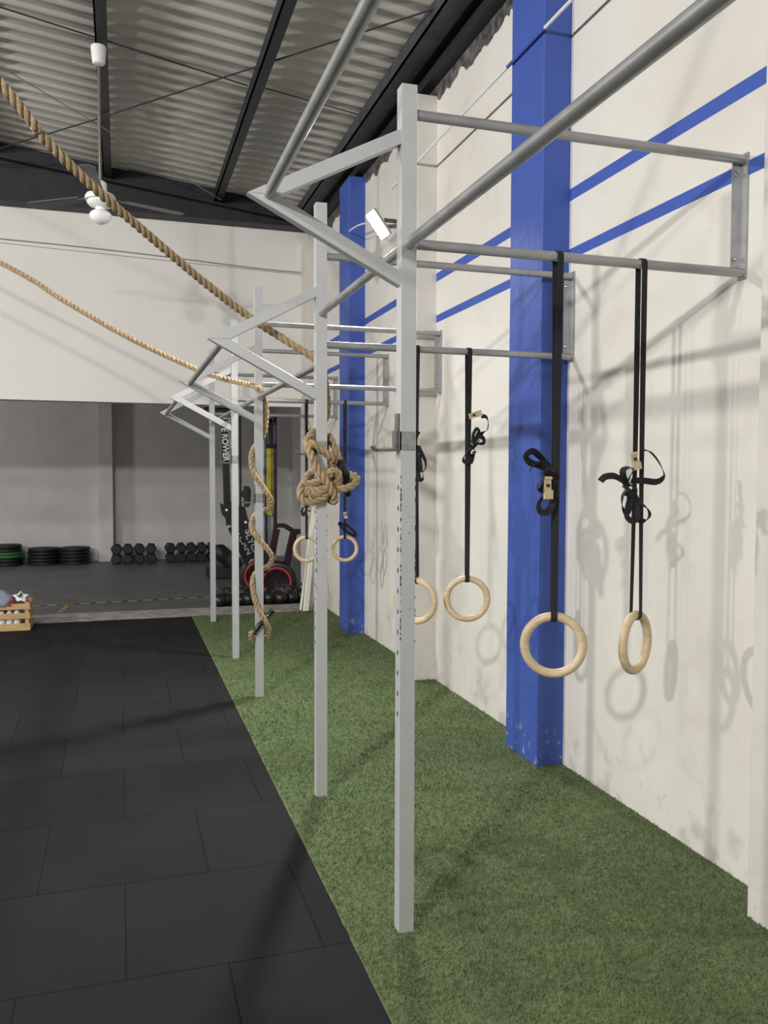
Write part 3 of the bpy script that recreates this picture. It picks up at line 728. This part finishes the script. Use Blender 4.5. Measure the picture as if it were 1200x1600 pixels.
for k in range(3):
    a = math.radians(22 + 120 * k); d = V((math.cos(a), math.sin(a), 0)); s_ = V((-d.y, d.x, 0)); tl = (s_ + V((0, 0, .12))).normalized()
    c0 = V((fx, fy_, 3.50)) + d * .09
    b = MB(); b.obox(c0 + d * .05, d * .055, tl * .018, V((0, 0, .003)))
    N = 10; vs_ = []
    for i in range(N + 1):
        q = i / N; w = .045 + .022 * q - .035 * max(0, q - .93) / .07
        p = c0 + d * (.08 + .48 * q)
        vs_ += [p + tl * w, p - tl * w, p - tl * w + V((0, 0, .004)), p + tl * w + V((0, 0, .004))]
    fs_ = [(3, 2, 1, 0), tuple(N * 4 + k2 for k2 in range(4))]
    for i in range(N):
        for q_ in range(4): fs_.append((i * 4 + q_, i * 4 + (q_ + 1) % 4, (i + 1) * 4 + (q_ + 1) % 4, (i + 1) * 4 + q_))
    b.add(vs_, fs_)
    part(b, 'fan_blade', pbr('fan_blade_grey', (0.10, 0.10, 0.105), 0.4) if k == 0 else bpy.data.materials['fan_blade_grey'], t)

# ------------------------------------------------------------------ wooden crate with clothes
cx0, cx1, cy0, cy1 = -1.36, -0.835, 8.60, 8.93
t = thing('wooden_crate', 'slatted pine crate of clothes standing at the far edge of the black tiles', 'crate', ((cx0 + cx1) / 2, (cy0 + cy1) / 2, 0))
zsl = [(0.0, .068), (.112, .166), (.202, .257)]
for (a, c) in zsl:
    part(MB().box((cx0, cy0, a), (cx1, cy0 + .012, c)), 'slat', M_pine, t, bevel=.002); part(MB().box((cx0, cy1 - .012, a), (cx1, cy1, c)), 'slat', M_pine, t, bevel=.002)
    part(MB().box((cx0, cy0 + .012, a), (cx0 + .012, cy1 - .012, c)), 'slat', M_pine, t); part(MB().box((cx1 - .012, cy0 + .012, a), (cx1, cy1 - .012, c)), 'slat', M_pine, t)
for x in (cx0 + .012, cx1 - .045):
    for y in (cy0 + .012, cy1 - .034): part(MB().box((x, y, .0), (x + .033, y + .022, .27)), 'corner_block', M_pine, t)
part(MB().box((cx0 + .012, cy0 + .012, .002), (cx1 - .012, cy1 - .012, .014)), 'base_board', M_pine, t)
for k in range(6):
    x = cx0 + .075 + k * .066; h = .17 + .012 * (k % 3)
    o = MB().lathe((x, cy0 + .052, .015), (0, 0, 1), [(0, .026), (.006, .031), (h * .75, .031), (h * .88, .02), (h, .014)], 14).build('plastic_bottle', M_bottle, None, (x, cy0 + .052, .015))
    tag(o, 'pale plastic bottle standing inside the slatted pine crate', 'bottle', 'bottles in the crate')
def cloth(name, outline, c, hgt, mat, label, cat, seed, parts=None):
    """a crumpled cloth: closed outline draped over a bump"""
    N = len(outline); R_ = 7; vs_ = [V((c[0], c[1], c[2] + hgt))]; fs_ = []
    for r_ in range(1, R_ + 1):
        q = r_ / R_
        for i, (x, y, z) in enumerate(outline):
            p = V((c[0] + (x - c[0]) * q, c[1] + (y - c[1]) * q, (c[2] + hgt) * (1 - q * q) + z * q * q))
            p.z += 0.014 * mnoise.noise(V((p.x * 22, p.y * 22, seed))) * (1.2 - q * .4)
            vs_.append(p)
    for i in range(N): fs_.append((0, 1 + i, 1 + (i + 1) % N))
    for r_ in range(R_ - 1):
        for i in range(N):
            a = 1 + r_ * N + i; b2 = 1 + r_ * N + (i + 1) % N; fs_.append((a, a + N, b2 + N, b2))
    b = MB().add(vs_, fs_, 0, True)
    o = b.build(name, mat, None, c)
    md = o.modifiers.new('thick', 'SOLIDIFY'); md.thickness = .006; md.offset = 1
    tag(o, label, cat); return o
cloth('t_shirt', [(-1.33, 8.62, .27), (-1.17, 8.588, .245), (-1.05, 8.590, .232), (-1.00, 8.64, .285), (-.97, 8.75, .30), (-1.05, 8.88, .30), (-1.2, 8.90, .29), (-1.33, 8.85, .28)], (-1.14, 8.74, .29), .085, M_cloth_g, 'grey-blue shirt draped over the front of the crate', 'shirt', 1)
cloth('shorts', [(-1.08, 8.60, .255), (-1.01, 8.595, .235), (-.965, 8.62, .262), (-.955, 8.72, .27), (-.98, 8.84, .27), (-1.07, 8.8, .27)], (-1.0, 8.70, .27), .035, M_cloth_r, 'dark red cloth tucked between grey shirt and white star', 'shorts', 5)
# white star with green print
sc_ = at(32, 933, Y=8.68); pts = []
for k in range(10):
    a = PI / 2 + k * PI / 5; r_ = .075 if k % 2 == 0 else .042
    pts.append(sc_ + V((math.cos(a) * r_ * 1.05, .01 * math.sin(k), math.sin(a) * r_ * .8)))
t2 = thing('star_cushion', 'small white star-shaped soft toy with green print lying on the crate', 'soft toy', sc_)
part(MB().prism(pts, (0, .035, 0)), 'star_body', M_cloth_w, t2, bevel=.006)
def bl(p, r_, s=(1, 1)):
    return [p + V((math.cos(a) * r_ * s[0], 0, math.sin(a) * r_ * s[1])) for a in [k * PI / 5 for k in range(10)]]
b = MB(); o_ = sc_ + V((0, -.003, 0))
b.prism([o_ + V((-.03, 0, -.04)), o_ + V((.03, 0, -.04)), o_ + V((.012, 0, -.005)), o_ + V((.02, 0, .03)), o_ + V((0, 0, .045)), o_ + V((-.012, 0, .02)), o_ + V((-.04, 0, .02)), o_ + V((-.012, 0, .0))], (0, .004, 0))
part(b, 'print', M_cloth_gr, t2, label='dark green print')

# ------------------------------------------------------------------ back area floor tape
def tape(name, a, c, w, dash, gap, mat, label, both=None):
    a, c = V(a), V(c); L = (c - a).length; d = (c - a) / L; n_ = V((-d.y, d.x, 0)); b = MB(); s = 0.0
    while s < L:
        e2 = min(L, s + dash)
        b.add([a + d * s - n_ * w / 2, a + d * e2 - n_ * w / 2, a + d * e2 + n_ * w / 2, a + d * s + n_ * w / 2], [(0, 1, 2, 3)], 0)
        if both and e2 + gap < L:
            b.add([a + d * e2 - n_ * w / 2, a + d * (e2 + gap) - n_ * w / 2, a + d * (e2 + gap) + n_ * w / 2, a + d * e2 + n_ * w / 2], [(0, 1, 2, 3)], 1)
        s = e2 + gap
    b.v = [(x, y, z + 0.0015) for x, y, z in b.v]
    o = b.build(name, [mat, both or mat], None, a); tag(o, label, 'floor tape', 'tape lines on the back floor')
tape('floor_tape', (-2.2, 10.02, 0), (1.06, 10.32, 0), .045, .10, .075, M_tapey, 'yellow and black hazard tape line along the back floor', M_black)
tape('floor_tape', at(108, 944, Z=0), at(90, 960, Z=0), .045, .09, .07, M_tapey, 'short yellow and black tape branch near the crate', M_black)
tape('floor_tape', (-1.7, 11.25, 0), (1.3, 11.95, 0), .03, .18, .16, M_tapew, 'worn pale dashed tape line in the middle of the back floor', M_slab)
tape('floor_tape', (-1.9, 13.05, 0), (1.4, 13.5, 0), .035, .16, .14, M_tapew, 'worn pale dashed tape line near the weights', M_slab)

# ------------------------------------------------------------------ bumper plates
def plate(x, y, z, R, h, mat, label, group):
    b = MB(); b.lathe((x, y, z), (0, 0, 1), [(0, .025), (0, R * .62), (.006, R * .66), (.004, R - .012), (.010, R), (h - .010, R), (h - .004, R - .012), (h - .006, R * .66), (h, R * .62), (h, .025)], 36, 0)
    o = b.build('weight_plate', [mat], None, (x, y, z)); tag(o, label, 'weight plate', group)
stacks = [(at(10, 884, Z=0), [(.24, .062, 'k'), (.24, .062, 'k'), (.24, .050, 'g'), (.235, .048, 'g'), (.23, .058, 'k'), (.23, .058, 'k')], 'stack cut by the frame edge'),
          (at(66, 884, Z=0), [(.245, .055, 'k')] * 5, 'middle one of three stacks'),
          (at(116, 882, Z=0), [(.24, .055, 'k')] * 5, 'stack next to the grey pillar')]
names_ = ['bottom', 'second', 'third', 'fourth', 'fifth', 'top']
for si, (p, pl, lb) in enumerate(stacks):
    p = V((p.x, 14.78, 0)); z = 0.0
    for k, (R, h, c) in enumerate(pl):
        pos = 'topmost' if k == len(pl) - 1 else names_[k] + ' up'
        if k == 0: pos = 'lowest'
        plate(p.x + random.uniform(-.008, .008), p.y + random.uniform(-.008, .008), z, R, h, M_green if c == 'g' else M_black, ('green' if c == 'g' else 'black') + ' weight plate, ' + pos + ', ' + lb, 'weight plates by the back wall'); z += h
# ------------------------------------------------------------------ hex dumbbells
def dumbbell_mesh():
    out = []
    for s in (-1, 1):
        b = MB(); R = .088
        prof = [(s * .055, R * .80), (s * .068, R), (s * .135, R), (s * .150, R * .80)]
        if s < 0: prof = prof[::-1]
        out.append(b.lathe((0, 0, 0), (0, 1, 0), prof, 6, 0, V((1, 0, 0)), False))
    out.append(MB().lathe((0, 0, 0), (0, 1, 0), [(-.056, .014), (-.02, .017), (.02, .017), (.056, .014)], 12))
    return out
hm = dumbbell_mesh()
proto = thing('hex_dumbbell', 'x', 'dumbbell', (0, 0, 0), 'hex dumbbells by the back wall')
part(hm[0], 'head', M_black, proto); part(hm[1], 'head', M_black, proto); part(hm[2], 'handle', M_chrome, proto)
spots = []
for row, (vs2, lab) in enumerate(((873, 'lower row'), (858.5, 'upper row'))):
    for cidx, u in enumerate((182, 200, 218, 236)):
        spots.append((u, row, 'group beside the grey pillar, ' + lab + ', ' + ('first', 'second', 'third', 'fourth')[cidx] + ' from the pillar'))
    for cidx, u in enumerate((266, 283, 299, 315, 331)):
        spots.append((u, row, 'longer group, ' + lab + ', ' + ('first', 'second', 'third', 'fourth', 'fifth')[cidx] + ' counting towards the posts'))
first = True
for (u, row, lab) in spots:
    p = at(u, 876, Y=14.6)
    z = .078 + row * .158
    if first: o = proto; first = False
    else:
        o = proto.copy(); COL.objects.link(o)
        for ch in proto.children:
            c2 = ch.copy(); COL.objects.link(c2); c2.parent = o
    o.location = (p.x, 14.58 + .01 * random.uniform(-1, 1), z); o.rotation_euler = (0, random.uniform(-.25, .25), random.uniform(-.05, .05))
    o['label'] = 'black hex dumbbell, ' + lab

# ------------------------------------------------------------------ kettlebells
def kettlebell(x, y, R, label):
    t = thing('kettlebell', label, 'kettlebell', (x, y, .0), 'kettlebells along the kerb')
    part(MB().lathe((x, y, 0), (0, 0, 1), [(0, R * .55), (.005, R * .62), (R * .45, R * .95), (R * .9, R), (R * 1.4, R * .86), (R * 1.75, R * .45), (R * 1.85, 0)], 24), 'bell', M_blackgl, t)
    a = random.uniform(-.5, .5); d = V((math.cos(a), math.sin(a), 0)); r0 = R * .62; z0 = R * 1.55
    P = [V((x, y, z0)) + d * r0 * s + V((0, 0, h)) for s, h in ((-.75, 0), (-.95, R * .35), (-.85, R * .8), (-.4, R * .98), (.4, R * .98), (.85, R * .8), (.95, R * .35), (.75, 0))]
    part(MB().tube(spline(P, 4), R * .15, 8), 'handle', M_blackgl, t)
for u, dy, R, lb in ((343, .0, .088, 'black kettlebell between the two thinnest posts, nearer the mats'), (354, .05, .085, 'black kettlebell between the two thinnest posts, nearer the wall'), (377, .03, .082, 'black kettlebell just beyond the thin post towards the spiral rope'), (389, .0, .09, 'black kettlebell next to the spiral rope'),
                     (404, .06, .088, 'black kettlebell behind the post with the spiral rope'), (421, .06, .085, 'black kettlebell below the big fan, beside the rope post'), (439, .0, .088, 'big round black kettlebell in front of the red-ringed fan'), (456, .05, .085, 'black kettlebell with a shiny belly beside the biggest kettlebell'), (471, .12, .09, 'black kettlebell next to the white pipes')):
    p = at(u, 948, Y=9.55 + dy); kettlebell(p.x, 9.55 + dy, R * .9, lb)
tag(MB().box((0.98, 9.44, 0.0), (2.02, 9.8, .006)).build('rubber_mat', M_black, None, (1.5, 9.6, 0)), 'thin black rubber mat under the row of kettlebells', 'mat')

# ------------------------------------------------------------------ rowing machines stored upright
FONT = bpy.data.fonts.load('<builtin>') if False else None
def text_mesh(body, size, c, X, Y, par, mat, name='lettering', bold=.0, sx=1.0):
    cu = bpy.data.curves.new(name, 'FONT'); cu.body = body; cu.size = size; cu.extrude = .0008; cu.offset = bold; cu.align_x = 'CENTER'; cu.align_y = 'CENTER'
    tmp = bpy.data.objects.new(name, cu); COL.objects.link(tmp)
    dg = bpy.context.evaluated_depsgraph_get(); me = bpy.data.meshes.new_from_object(tmp.evaluated_get(dg)); bpy.data.objects.remove(tmp)
    X = V(X).normalized(); Y = V(Y); Y = (Y - X * Y.dot(X)).normalized(); Z = X.cross(Y)
    vs_ = [V(c) + X * p.co.x * sx + Y * p.co.y + Z * p.co.z for p in me.vertices]
    b = MB().add(vs_, [tuple(p.vertices) for p in me.polygons])
    return part(b, name, mat, par)
def rower(yb, uc, vc, dx, label, word_rail, lean):
    """flywheel low, lettered arm up to the hinge, then the rail standing up; dx shifts the whole machine along X"""
    c = at(uc, vc, Y=yb); t = thing('rowing_machine', label, 'rowing machine', (c.x, yb, 0))
    R = .242
    ax_ = V((-.18, -1, .0)).normalized()
    hs = part(MB().lathe(c, ax_, [(-.11, .10), (-.10, R * .9), (-.07, R), (.05, R), (.08, R * .93), (.085, R * .80), (.078, R * .76)], 40), 'fan_housing', M_blackgl, t)
    part(MB().lathe(c + ax_ * .081, ax_, [(0, R * .64), (.0, R * .75), (.008, R * .75), (.008, R * .64), (0, R * .64)], 48, caps=False), 'rim', M_red, hs, label='red ring round the fan')
    X_ = V((0, 0, 1)); Y_ = ax_.cross(X_)
    b = MB()
    for k in range(16):
        r_ = R * .62 * (k + 1) / 16; b.tube([c + ax_ * .083 + (X_ * math.cos(a) + Y_ * math.sin(a)) * r_ for a in [i * PI / 12 for i in range(24)]], .0016, 4, closed=True)
    part(b, 'grille', pbr('dark_red_mesh', (0.05, .006, .012), .5), hs, label='dark red wire guard')
    part(MB().lathe(c + ax_ * .03, ax_, [(0, R * .7), (.01, R * .7)], 24), 'fan_disc', M_chip, hs)
    b = MB()
    for k in range(6):
        a = k * PI / 3 + .5; d = X_ * math.cos(a) + Y_ * math.sin(a); b.bar(c + ax_ * .088, c + ax_ * .088 + d * R * .68, .006, .004, ax_)
    b.lathe(c + ax_ * .084, ax_, [(0, .022), (.012, .018)], 12)
    part(b, 'spokes', M_chip, hs)
    # front foot
    part(MB().bar((c.x, yb - .05, .0 + .03), (c.x, yb - .05, c.z - R * .7), .06, .05).bar((c.x - .04, yb - .05, .03), (c.x + .04, yb - .05, .03), .36, .05), 'stand_foot', M_blackgl, t)
    return t, c
t, c1 = rower(10.15, 405, 899, 0, 'upright black rowing machine with white letters down its tall rail', True, 0)
yb = 10.15
def wpt(u, v, y=yb): return at(u, v, Y=y)
# lettered arm, hinge, rail
def plate_poly(pix, y, th, name, mat, par, label=None):
    return part(MB().prism([wpt(u, v, y) for u, v in pix], (0, th, 0)), name, mat, par, label=label, bevel=.003)
arm1 = plate_poly([(357, 826), (374, 818), (402, 878), (404, 900), (392, 900)], yb - .06, .08, 'arm', M_blackgl, t)
hin = plate_poly([(344, 786), (350, 789), (362, 785), (372, 800), (376, 828), (366, 836), (362, 822), (357, 820), (354, 822), (353, 810), (347, 803)], yb - .05, .07, 'hinge_plate', M_blackgl, t)
rail = plate_poly([(344.5, 640), (354.5, 640), (358, 725), (360, 792), (350, 794), (348, 725)], yb - .03, .05, 'rail', M_blackgl, t)
part(MB().bar(wpt(357, 640, yb + .02), wpt(361.5, 790, yb + .02), .02, .03), 'rail_edge', M_grey, t, label='grey aluminium side of the rail')
part(MB().lathe(wpt(354, 797, yb - .052), (0, -1, 0), [(0, .017), (.006, .015), (.008, .006)], 14), 'bolt', M_white, hin)
text_mesh('ELITE ROWER', .100, wpt(351.0, 683.5, yb - .034), wpt(354, 723) - wpt(349, 640), wpt(360, 700) - wpt(350, 700), rail, M_letter, bold=.003, sx=.90)
text_mesh('LYCAN', .098, wpt(379.5, 845, yb - .064), wpt(397, 880) - wpt(371, 828), wpt(390, 838) - wpt(372, 850), arm1, M_letter2, bold=.002, sx=1.15)
t, c2 = rower(10.02, 432, 908, .0, 'upright black rowing machine with the big red-ringed fan facing out', False, 0)
yb = 9.98
arm2 = plate_poly([(374, 790), (383, 792), (388, 812), (392, 812), (393, 822), (404, 836), (432, 878), (425, 896), (412, 896), (372, 828)], yb - .03, .08, 'arm', M_blackgl, t)
part(MB().box(wpt(374.5, 645, yb), wpt(377, 800, yb + .04) + V((0, .04, 0))), 'rail', M_blackgl, t)
part(MB().lathe(wpt(384, 816, yb - .034), (0, -1, 0), [(0, .017), (.006, .015), (.008, .006)], 14), 'bolt', M_white, arm2)
part(MB().lathe(wpt(386.5, 831, yb - .034), (0, -1, 0), [(0, .028), (.003, .028), (.003, .023), (.0, .023), (0, .028)], 20, caps=False), 'emblem', M_letter2, arm2, label='round grey emblem')
part(MB().prism([wpt(u, v, yb - .037) for u, v in ((384, 828), (386.5, 832), (389.5, 828), (388.5, 834), (386.5, 836), (384.5, 834))], (0, .003, 0)), 'emblem', M_letter2, arm2)
text_mesh('LYCAN', .098, wpt(397.5, 857, yb - .034), wpt(412, 890) - wpt(386, 838), wpt(400, 838) - wpt(382, 850), arm2, M_letter2, bold=.002, sx=1.15)
b = MB(); P = [(382, 759), (390, 760), (392.5, 766), (392, 786), (388, 793), (383, 792), (382, 778), (378, 775), (378, 768), (382, 766)]
part(b.prism([wpt(u, v, yb - .1) for u, v in P], (0, .09, 0)), 'seat', M_black, t, bevel=.008, label='black padded seat clipped high on the machine')

# ------------------------------------------------------------------ dark maroon frame behind the fan
t = thing('folded_bench', 'dark maroon steel frame with black padded crossbar standing behind the red-ringed fan', 'bench', (1.75, 10.5, 0))
yb = 10.45
b = MB(); b.bar(wpt(432, 826), wpt(418, 900), .07, .08).bar(wpt(459, 832), wpt(442, 905), .07, .08).bar(wpt(431, 700), wpt(429.5, 828), .02, .02)
b.bar(wpt(418, 898), wpt(412, 944), .05, .06).bar(wpt(440, 903), wpt(448, 944), .05, .06)
part(b, 'leg_tube', M_maroon, t)
b = MB(); b.bar(wpt(428, 821), wpt(446, 821), .08, .05).bar(wpt(444, 821), wpt(457, 829), .08, .055).bar(wpt(455, 830), wpt(474, 831), .08, .06)
part(b, 'crossbar', M_black, t, bevel=.01); part(MB().lathe(wpt(430, 822, yb - .05), (0, -1, 0), [(0, .03), (.03, .03), (.034, .02)], 14), 'pivot_knob', M_black, t)

# ------------------------------------------------------------------ bands on the grey column
yc = 10.75
a0 = at(411, 940, Y=yc); a1 = at(432.5, 940, Y=yc)
struct(MB().box((a0.x, yc, 0), (a1.x, yc + .18, 3.3)), 'pillar', M_back, 'slim grey column behind the hanging elastic bands', bevel=.006)
yb = yc - .03
def band(u0, v0, v1, w, mat, label, dz=0):
    a = wpt(u0, v0, yb - dz); c = wpt(u0, v1, yb - dz); c.x = a.x; b = MB()
    f_ = V((.25 * w, .011, 0))
    P = [a - f_, a + V((0, 0, .012)), a + f_, c + f_, c - V((0, 0, .012)), c - f_, a - f_]
    b.ribbon(spline(P, 5), V((1, -.25, 0)), w, .004)
    tag(b.build('resistance_band', mat, None, a), label, 'resistance band', 'elastic bands on the slim column')
band(421.5, 702, 797, .062, M_ylw, 'yellow elastic band hanging on the slim grey column', .03)
band(429.5, 664, 840, .036, M_purp, 'long dark purple elastic band hanging on the slim grey column')
band(415, 684, 850, .024, M_navy, 'long navy blue elastic band hanging next to the spiral rope')
band(422.5, 658, 698, .04, M_black, 'short black elastic band above the yellow one', .0)
o = MB().bar(wpt(418, 697, yb - .03), wpt(430, 697, yb - .03), .07, .05).build('band_hook', M_black, None, wpt(424, 697)); tag(o, 'black hook block holding the yellow band on the column', 'hook')

# ------------------------------------------------------------------ white pipes leaning on the end pillar
for k, (u0, v0, u1, v1, lb) in enumerate(((470, 953, 492, 775, 'first from the kettlebells'), (475.5, 955, 494, 778, 'second from the kettlebells'), (480.5, 955, 497, 772, 'third from the kettlebells'), (486, 949, 499, 780, 'thickest-looking, middle of the bundle'), (493, 957, 500, 790, 'last one, showing beside the knot post'))):
    a = at(u0, v0, Z=.012); c = at(u1, v1, Y=9.36 - .02 * (k % 2)); d = (c - a)
    top = a + d; b = MB().tube([a, top], .0165, 12)
    tag(b.build('plastic_pipe', M_pvc, None, a), 'white plastic pipe leaning on the end pillar, ' + lb, 'pipe', 'white pipes leaning at the turf end')

# ------------------------------------------------------------------ odds and ends at the back
tag(MB().box(at(320, 636, Y=9.95), at(369, 647, Y=9.99) + V((0, .12, 0))).build('black_panel', M_black, None, at(345, 640, Y=9.95)), 'long narrow black panel hung under the cream wall above the rowing machine', 'panel')
b = MB(); rnd = random.Random(3); vs_ = []; fs_ = []
c0 = at(352, 868, Y=12.2)
t = thing('sandbag', 'lumpy black sandbag lying between the thin posts before the dumbbells', 'sandbag', (c0.x, 12.2, 0))
N1, N2 = 14, 16
for i in range(N1 + 1):
    q = i / N1; r_ = .13 * (math.sin(PI * min(max(q, .03), .97))) ** .4
    cc = V((c0.x - .17 + .42 * q, 12.2, .42 - .30 * q))
    for k in range(N2):
        a = 2 * PI * k / N2; rr = r_ * (1 + .22 * mnoise.noise(V((q * 4, math.cos(a) * 1.5, math.sin(a) * 1.5))))
        vs_.append(cc + V((.3 * math.sin(a) * rr, math.cos(a) * rr, math.sin(a) * rr)))
for i in range(N1):
    for k in range(N2): fs_.append((i * N2 + k, i * N2 + (k + 1) % N2, (i + 1) * N2 + (k + 1) % N2, (i + 1) * N2 + k))
fs_ += [tuple(range(N2))[::-1], tuple(N1 * N2 + k for k in range(N2))]
b.add(vs_, fs_, 0, True); part(b, 'bag_body', M_black, t)
part(MB().box((c0.x - .25, 12.0, 0), (c0.x + .35, 12.5, .16)), 'base_block', M_black, t, bevel=.02)
